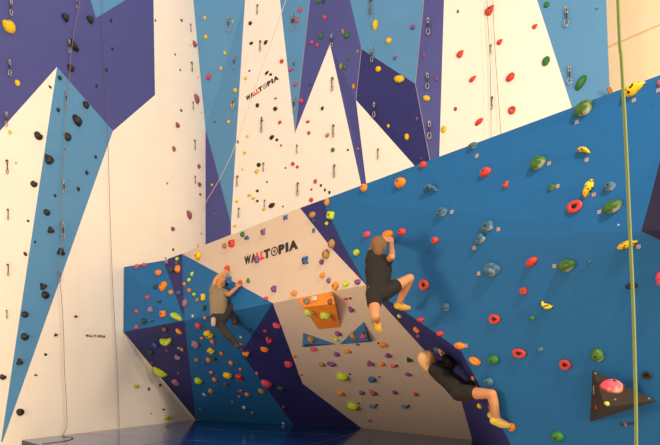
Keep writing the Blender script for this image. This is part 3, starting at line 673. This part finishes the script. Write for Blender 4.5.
# ---------------------------------------------------------------- ropes
def rope(pts, r, m, label, sub=5, seg=8):
    V, Fc = tube_data(smooth_path(pts, sub), r, seg)
    o = link('climbing_rope', V, Fc, m, smooth=True); return tag(o, label, 'rope')
def mat_rope(name, c1, c2, sc_=90):
    m = bpy.data.materials.new(name); nt, N, Lk, P = nodes_of(m)
    tc = N.new('ShaderNodeTexCoord'); wv = N.new('ShaderNodeTexWave'); wv.inputs['Scale'].default_value = sc_; wv.bands_direction = 'DIAGONAL'
    Lk.new(tc.outputs['Object'], wv.inputs['Vector'])
    mx = N.new('ShaderNodeMix'); mx.data_type = 'RGBA'; mx.inputs[6].default_value = lin(*c1); mx.inputs[7].default_value = lin(*c2)
    Lk.new(wv.outputs['Fac'], mx.inputs[0]); Lk.new(mx.outputs[2], P.inputs['Base Color']); P.inputs['Roughness'].default_value = 0.75
    return m
GR = mat_rope('green_rope_sheath', (134, 154, 92), (104, 126, 74)); DKR = mat_rope('dark_rope_sheath', (96, 98, 92), (70, 70, 70)); GRY = mat_rope('grey_rope_sheath', (125, 122, 120), (100, 96, 96)); PALE = mat_rope('pale_rope_sheath', (225, 215, 195), (200, 190, 175))
OLV = mat_rope('olive_rope_sheath', (120, 118, 80), (96, 92, 70))
rope([at(x, y, 1.6) for x, y in ((560, -3000), (604, -400), (618, 0), (621.5, 60), (625.3, 130), (629.5, 222), (633, 300), (635, 370), (636.2, 445))] + [Vector((.885, 1.62, .7)), Vector((.89, 1.62, .05)), Vector((.95, 1.75, .02))], 0.0047, GR, 'green rope hanging close in front of the lower blue slab', 8, 10)
def onwall(lst, gap):
    out = []
    for x, y in lst:
        r = hit(x, max(y, .5)); out.append(at(x, y, r[0].y) + r[1] * gap)
    return out
def at_wall(x, y, gap, fn, back): return at(x, y, fn(x) - gap * (1.5 if fn is YL else 1.15))
rope([at_wall(x, y, .14, YB, B_BACK) for x, y in ((484, -120), (487, 0), (489, 40), (490.5, 74), (491, 133), (491.5, 160))], .0055, OLV, 'thin olive rope on the roped white panel, nearer the purple panel', 5, 6)
rope([at_wall(x, y, .14, YB, B_BACK) for x, y in ((489, -120), (493, 0), (494.5, 40), (497, 80), (500.5, 128), (502, 158))], .0055, OLV, 'thin olive rope on the roped white panel, nearer the pale blue panel', 5, 6)
pts = [at_wall(x, y, .13, YL, L_BACK) for x, y in ((84, -60), (80, 0), (75.5, 24), (71.5, 50), (70, 70), (66.5, 105), (64, 148), (62.5, 200), (61.5, 240), (59.5, 272), (61.5, 298), (63.5, 330), (64.5, 370), (66.5, 405), (66.8, 425), (64.5, 432))]
def onmat(px, py): Y = (EYE - MAT_TOP - .01) * F / (py - HY); return Vector((kx(px) * Y, Y, MAT_TOP + .008))
pts += [onmat(62.5, 435.3), onmat(65.5, 436.6), onmat(71, 436.8), onmat(73, 438), onmat(68, 440), onmat(55, 442), onmat(42, 443.4)]
rope(pts, .0065, GRY, 'grey rope running down the pale blue spike to the mat', 5, 6)
rope([at_wall(x, y, .1, YL, L_BACK) for x, y in ((101, -60), (102, 0), (105, 70), (106.5, 110), (108.2, 148), (110.3, 222), (113.2, 296), (117.5, 371), (119.3, 427))], .0055, DKR, 'thin dark rope hanging straight down the wide cream wall', 5, 6)
rope([at(x, y, Y) for x, y, Y in ((300, -40, 13.3), (286, 0, 13.4), (281, 14, 13.4), (262, 68, 13.5), (235, 146, 13.6), (220, 178, 14.2), (206, 202, 15.1), (203, 210, 15.3))], .007, PALE, 'pale rope slanting down across the tall blue blade', 5, 6)

# ---------------------------------------------------------------- climbers
def hull_into(bm, spheres, sub=2):
    vs = []
    for p, r in spheres:
        rx = r if isinstance(r, (tuple, list)) else (r, r, r)
        ret = bmesh.ops.create_icosphere(bm, subdivisions=sub, radius=1.0, matrix=Matrix.Translation(p) @ Matrix.Diagonal((*rx, 1)))
        vs += ret['verts']
    if len(spheres) > 1:
        bm.verts.ensure_lookup_table(); r = bmesh.ops.convex_hull(bm, input=list(bm.verts))
        kill = {g for g in r['geom_interior'] + r['geom_unused'] if isinstance(g, bmesh.types.BMVert)}
        bmesh.ops.delete(bm, geom=list(kill), context='VERTS')
def fused(name, groups, m, voxel=0.012, parent=None, smooth_it=4):
    bmt = bmesh.new()
    for g in groups:
        b = bmesh.new(); hull_into(b, g); me = bpy.data.meshes.new('t'); b.to_mesh(me); b.free(); bmt.from_mesh(me); bpy.data.meshes.remove(me)
    me = bpy.data.meshes.new(name); bmt.to_mesh(me); bmt.free()
    o = bpy.data.objects.new('tmp', me); col.objects.link(o)
    md = o.modifiers.new('r', 'REMESH'); md.mode = 'VOXEL'; md.voxel_size = voxel
    ms = o.modifiers.new('s', 'SMOOTH'); ms.iterations = smooth_it; ms.factor = 0.5
    dg = bpy.context.evaluated_depsgraph_get(); m2 = bpy.data.meshes.new_from_object(o.evaluated_get(dg))
    bpy.data.objects.remove(o); bpy.data.meshes.remove(me)
    m2.name = name; m2.materials.clear(); m2.materials.append(m)
    for p_ in m2.polygons: p_.use_smooth = True
    r = bpy.data.objects.new(name, m2); col.objects.link(r)
    if parent: r.parent = parent
    return r
def hand(groups, wrist, target, side, s, spread):
    """palm and five bent fingers closing on the hold at target; 'spread' runs across the palm, 'side' is towards the thumb"""
    d = (target - wrist).normalized(); sp = (spread - d * spread.dot(d)).normalized(); nrm = d.cross(sp)
    palm0, palm1 = wrist + d * .025 * s, wrist + d * .085 * s
    groups.append([(palm0 + sp * .018 * s, .015 * s), (palm0 - sp * .018 * s, .015 * s), (palm1 + sp * .03 * s, .013 * s), (palm1 - sp * .03 * s, .013 * s)])
    for k, ln in enumerate((.072, .082, .077, .06)):
        b = palm1 + sp * (.031 - .0207 * k) * s * side
        k1 = b + (d * .5 + nrm * .25).normalized() * ln * .5 * s; k2 = k1 + (d * .75 - nrm * .65).normalized() * ln * .45 * s
        groups.append([(b, .0105 * s), (k1, .0095 * s)]); groups.append([(k1, .0095 * s), (k2, .0075 * s)])
    tb = palm0 + sp * .028 * s * side; t1 = tb + (d * .6 + sp * side * .7).normalized() * .04 * s; t2 = t1 + (d * .9 + sp * side * .1).normalized() * .03 * s
    groups.append([(tb, .013 * s), (t1, .0115 * s)]); groups.append([(t1, .0115 * s), (t2, .009 * s)])
def lerp(a, b, t): return a + (b - a) * t
SKIN = mat_plain('skin', (186, 132, 94), 0.55, var=0.05)
EYEW = mat_plain('eye', (40, 30, 26), 0.3); LIP = mat_plain('lips', (170, 90, 78), 0.5)
def climber(J, s, look, headup, cols, label, sleeves='short', legs='trousers', hair_len=0.5):
    """J: joints in world space. look: where the face points; headup: crown direction."""
    root = empty('person', J['pelvis'])
    G = []
    nk, hd = J['neck'], J['head']
    up = headup.normalized(); lk = (look - up * look.dot(up)).normalized(); sd = up.cross(lk).normalized()
    # head: skull, face, jaw, nose, ears
    G.append([(hd + up * .03 * s - lk * .015 * s, .098 * s), (hd + lk * .03 * s + up * .005 * s, .078 * s), (hd - up * .06 * s + lk * .045 * s, .05 * s)])
    G.append([(hd + lk * .098 * s - up * .0 * s, .012 * s), (hd + lk * .118 * s - up * .03 * s, .014 * s)])
    for q in (1, -1): G.append([(hd + sd * q * .088 * s - lk * .01 * s + up * .02 * s, .018 * s), (hd + sd * q * .086 * s - lk * .012 * s - up * .025 * s, .014 * s)])
    G.append([(nk, .058 * s), (hd - up * .05 * s - lk * .01 * s, .055 * s)])
    # torso
    sh = (J['shR'] + J['shL']) / 2; hp = (J['hipR'] + J['hipL']) / 2
    waist = lerp(hp, sh, .38); ax = (J['shR'] - J['shL']).normalized()
    wide = lerp((J['hipR'] - J['hipL']).normalized(), ax, .4).normalized()
    chest = [(J['shR'] - ax * .05 * s, .075 * s), (J['shL'] + ax * .05 * s, .075 * s), (lerp(sh, waist, .45) + ax * .075 * s, .095 * s), (lerp(sh, waist, .45) - ax * .075 * s, .095 * s)]
    belly = [(lerp(sh, waist, .5) + ax * .07 * s, .092 * s), (lerp(sh, waist, .5) - ax * .07 * s, .092 * s), (waist + wide * .06 * s, .088 * s), (waist - wide * .06 * s, .088 * s)]
    hips = [(waist + wide * .06 * s, .088 * s), (waist - wide * .06 * s, .088 * s), (J['hipR'], .098 * s), (J['hipL'], .098 * s)]
    traps = [(J['shR'] - ax * .06 * s, .06 * s), (nk, .055 * s), (J['shL'] + ax * .06 * s, .06 * s)]
    G += [chest, belly, hips, traps]
    inv = lambda gs, e: [[(p_, r_ + e) for p_, r_ in g] for g in gs]
    arms, thighs, shins, ups = [], [], [], []
    for q in ('R', 'L'):
        ua = [[(J['sh' + q], .056 * s), (lerp(J['sh' + q], J['el' + q], .45), .049 * s)], [(lerp(J['sh' + q], J['el' + q], .45), .049 * s), (J['el' + q], .040 * s)]]
        fa = [[(J['el' + q], .040 * s), (lerp(J['el' + q], J['wr' + q], .3), .042 * s)], [(lerp(J['el' + q], J['wr' + q], .3), .042 * s), (J['wr' + q], .027 * s)]]
        th = [[(J['hip' + q], .092 * s), (lerp(J['hip' + q], J['kn' + q], .5), .075 * s)], [(lerp(J['hip' + q], J['kn' + q], .5), .075 * s), (J['kn' + q], .056 * s)]]
        shn = [[(J['kn' + q], .056 * s), (lerp(J['kn' + q], J['an' + q], .33), .057 * s)], [(lerp(J['kn' + q], J['an' + q], .33), .057 * s), (J['an' + q], .038 * s)]]
        G += ua + fa + th + shn
        arms.append((ua, fa)); thighs.append(th); shins.append(shn)
        sidev = 1 if q == 'R' else -1
        hand(G, J['wr' + q], J['ha' + q], -sidev, s, ax)
        G.append([(J['an' + q], .038 * s), (J['to' + q], .03 * s)])
    body = fused('body', G, SKIN, .0095, root, 2); body.matrix_parent_inverse = Matrix.Translation(root.location).inverted()
    def part(name, gs, m, vox=.013, it=3):
        o = fused(name, gs, m, vox, root, it); o.matrix_parent_inverse = Matrix.Translation(root.location).inverted(); return o
    shirt = inv([chest, belly, [(p_, r_ - .012 * s) for p_, r_ in traps]], .016 * s) + inv([[(waist + wide * .06 * s, .088 * s), (waist - wide * .06 * s, .088 * s), (lerp(J['hipR'], waist, .35), .098 * s), (lerp(J['hipL'], waist, .35), .098 * s)]], .018 * s)
    for ua, fa in arms:
        if sleeves == 'long': shirt += inv(ua, .014 * s) + inv([[fa[0][0], fa[0][1]]], .013 * s) + [[(fa[1][0][0], .055 * s), (lerp(fa[1][0][0], fa[1][1][0], .8), .043 * s)]]
        else: shirt += inv([ua[0]], .02 * s)
    part('shirt', shirt, cols['shirt'])
    tr = inv([[(lerp(J['hipR'], waist, .7) , .085 * s), (lerp(J['hipL'], waist, .7), .085 * s), (J['hipR'], .098 * s), (J['hipL'], .098 * s)]], .013 * s)
    for th, shn in zip(thighs, shins):
        if legs == 'trousers':
            tr += inv(th, .018 * s) + inv([shn[0]], .018 * s) + [[(shn[1][0][0], .072 * s), (lerp(shn[1][0][0], shn[1][1][0], .86), .058 * s)]]
        else:
            a, b = th[0][0][0], th[1][1][0]
            tr += [[(lerp(a, b, .1), .105 * s), (lerp(a, b, .42), .096 * s)]]
    part('trousers' if legs == 'trousers' else 'shorts', tr, cols['pants'])
    for q in ('R', 'L'):
        a, t = J['an' + q], J['to' + q]; d = (t - a).normalized()
        heel = a - up * 0 - d * .03 * s
        dn = Vector((0, 0, -1)) - d * Vector((0, 0, -1)).dot(d)
        dn = dn.normalized() if dn.length > .1 else lk
        sh_ = part('climbing_shoe', [[(heel + dn * .03 * s, .046 * s), (a + d * .07 * s + dn * .025 * s, .048 * s)], [(a + d * .07 * s + dn * .025 * s, .048 * s), (t, .03 * s)], [(a, .046 * s), (heel + dn * .03 * s, .046 * s)]], cols['shoe'], .01)
        sole = part('rubber_sole', [[(heel + dn * .062 * s, .022 * s), (a + d * .08 * s + dn * .055 * s, .026 * s), (t + dn * .015 * s, .024 * s)]], cols['sole'], .01)
        sole.parent = sh_; sole.matrix_parent_inverse = sh_.matrix_world.inverted() if False else Matrix.Translation(root.location).inverted()
    hair = [[(hd + up * .045 * s - lk * .03 * s, .101 * s), (hd + up * .05 * s + lk * .028 * s, .078 * s)], [(hd + up * .03 * s - lk * .035 * s, .1 * s), (hd - up * .05 * s * (1 + hair_len) - lk * .05 * s, .062 * s)]]
    for q in (1, -1): hair.append([(hd + sd * q * .055 * s + up * .05 * s + lk * .01 * s, .055 * s), (hd + sd * q * .068 * s - lk * .04 * s, .04 * s)])
    part('hair', hair, cols['hair'], .011)
    for q in (1, -1):
        part('eye', [[(hd + lk * .1 * s + sd * q * .034 * s + up * .012 * s, .010 * s), (hd + lk * .1 * s + sd * q * .036 * s + up * .012 * s, .010 * s)]], EYEW, .004, 1)
    part('mouth', [[(hd + lk * .096 * s + sd * .02 * s - up * .06 * s, .008 * s), (hd + lk * .1 * s - up * .06 * s, .009 * s), (hd + lk * .096 * s - sd * .02 * s - up * .06 * s, .008 * s)]], LIP, .004, 1)
    if 'bag' in J:
        bp_ = J['bag']
        bg = part('chalk_bag', [[(bp_, .05 * s), (bp_ + Vector((0, 0, -.09)) * s, .045 * s)]], cols['bag'])
    tag(root, label, 'person')
    return root
def jts(d): return {k: at(*v) for k, v in d.items()}
cl = lambda n, r, g, b, rough=.85: mat_plain(n, (r, g, b), rough, var=.1, scale=25, bump=.15)
def wy(px, py): return hit(px, py)[0].y

# climber in the olive T-shirt on the small blue faces
a1, a2 = wy(228, 268), wy(241, 283)
J = jts(dict(pelvis=(218.5, 318, 9.75), neck=(218.5, 289, 10.0), head=(220.5, 281.5, 10.02), shR=(224.5, 292.5, 10.02), shL=(212.5, 291.5, 9.98), hipR=(222.3, 318.5, 9.78), hipL=(215.3, 319, 9.74),
    elR=(229, 294.5, 9.78), wrR=(237.5, 287, a2 - .12), haR=(240.8, 283, a2 - .02), elL=(215.5, 279.5, 9.9), wrL=(224.2, 272.5, a1 - .12), haL=(228, 268.5, a1 - .02),
    knR=(232, 306.5, 9.95), anR=(234.5, 321, 10.0), toR=(237.5, 322.5, 10.15), knL=(226.5, 333.5, 9.7), anL=(237.5, 344.5, 9.75), toL=(241.5, 345.5, 9.9), bag=(213.5, 319.5, 9.58)))
climber(J, 0.93, Vector((.55, .8, .1)), Vector((.12, .05, 1)), dict(shirt=cl('olive_cotton', 122, 112, 92), pants=cl('charcoal_cotton', 38, 35, 37), shoe=cl('dark_shoe', 60, 50, 46), sole=cl('black_rubber', 28, 26, 26), hair=cl('light_brown_hair', 172, 124, 78), bag=cl('pale_bag', 170, 160, 160)),
    'climber in an olive T-shirt and dark trousers gripping two red holds', hair_len=.6)

# climber in black under the orange hold
hY = wy(388.5, 235)
J = jts(dict(pelvis=(378.5, 293, 6.05), neck=(378.5, 256, 6.25), head=(378.5, 247.5, 6.27), shR=(386, 261, 6.28), shL=(370.5, 261.5, 6.22), hipR=(383.5, 293, 6.08), hipL=(373.8, 294, 6.05),
    elR=(392, 257, 6.08), wrR=(391.5, 243, hY - .14), haR=(391, 236, hY - .05), elL=(373, 245.5, 6.3), wrL=(383, 241.5, hY - .16), haL=(386.5, 236, hY - .05),
    knR=(410, 278, 6.2), anR=(398.5, 304, 6.45), toR=(409, 308, 6.62), knL=(375, 316, 5.85), anL=(377.5, 321.5, 6.25), toL=(379.5, 331, 6.3)))
climber(J, 0.88, Vector((.25, .95, .2)), Vector((.02, .03, 1)), dict(shirt=cl('black_cotton', 16, 14, 13), pants=cl('black_shorts_cotton', 20, 18, 18), shoe=cl('mustard_shoe', 205, 165, 60), sole=cl('black_rubber', 28, 26, 26), hair=cl('dark_blond_hair', 112, 84, 58), bag=cl('black_bag', 30, 28, 28)),
    'climber in black T-shirt and shorts hanging upright from an orange hold', legs='shorts')

# climber lying back under the overhang
hC = wy(437.5, 349)
J = jts(dict(pelvis=(459, 392, 6.5), neck=(432, 367.5, 6.82), head=(428.3, 360.2, 6.85), shR=(434.5, 371, 6.68), shL=(438, 366, 6.98), hipR=(459, 392.5, 6.42), hipL=(461.5, 388, 6.6),
    elR=(451, 366, 6.75), wrR=(443, 356, hC - .14), haR=(439, 350.5, hC - .06), elL=(455, 362.5, 7.0), wrL=(446, 353, hC - .12), haL=(441, 349, hC - .06),
    knR=(492, 394, 6.05), anR=(497, 419.5, 6.1), toR=(509.5, 425.5, 6.08), knL=(487, 388.5, 6.45), anL=(494, 414, 6.35), toL=(506, 421.5, 6.25)))
climber(J, 0.94, Vector((.75, .35, .55)), Vector((-.45, .1, .9)), dict(shirt=cl('black_long_sleeve', 14, 12, 12), pants=cl('black_shorts_cotton', 20, 18, 18), shoe=cl('pale_yellow_shoe', 200, 180, 80), sole=cl('black_rubber', 28, 26, 26), hair=cl('blond_hair', 205, 168, 120), bag=cl('black_bag', 30, 28, 28)),
    'blond climber in black lying back under the overhang, foot on an orange hold', sleeves='long', legs='shorts')

# ---------------------------------------------------------------- mat labels
def matname(c):
    px = CX + c.x / c.y * F
    return px
MATLAB.sort(key=lambda t: matname(t[1]))
for k, (o, c) in enumerate(MATLAB):
    n = len(MATLAB)
    tag(o, 'blue vinyl crash mat on the floor, %s counting along from the grey rope' % ORD[k], 'crash mat', 'crash mats under the climbing walls')

# ---------------------------------------------------------------- light: hall lamps high up, two added low fills, weak bounce from the rest of the hall
def lamp(loc, power, colr, radius=0.35):
    l = bpy.data.lights.new('hall_or_fill_lamp', 'POINT'); l.shadow_soft_size = radius; l.energy = power; l.color = colr
    o = bpy.data.objects.new('hall_or_fill_lamp', l); o.location = loc; col.objects.link(o)
WARM = (1.0, .80, .60)
COOL, AMBER = (1.0, .86, .72), (1.0, .73, .43)
lamp((3.2, -1.2, 9.4), 3150, COOL, 0.35)
lamp((-6.0, 3.5, 1.8), 1030, AMBER, 0.8)  # unseen fill near the floor, added to brighten the boulder's overhang
lamp((8.0, -3.0, 4.0), 4400, AMBER, 0.5)  # second added fill, no real lamp: lifts the lower side wall
lamp((-3.0, 9.6, 11.8), 200, COOL)
w = bpy.data.worlds.new('hall'); sc.world = w; w.use_nodes = True
bg = w.node_tree.nodes['Background']; bg.inputs[0].default_value = (1.0, .72, .5, 1); bg.inputs[1].default_value = 0.70

# ---------------------------------------------------------------- camera
cd = bpy.data.cameras.new('camera'); cam = bpy.data.objects.new('camera', cd); col.objects.link(cam)
cam.location = (0, 0, EYE); cam.rotation_euler = (math.pi / 2, 0, 0)
cd.sensor_width = 36; cd.lens = F / 660 * 36; cd.shift_y = (HY - 222.5) / 660; cd.clip_end = 100
sc.camera = cam
vs = sc.view_settings; vs.view_transform = 'Standard'; vs.look = 'None'; vs.gamma = 1; vs.exposure = 0.0; vs.use_curve_mapping = False
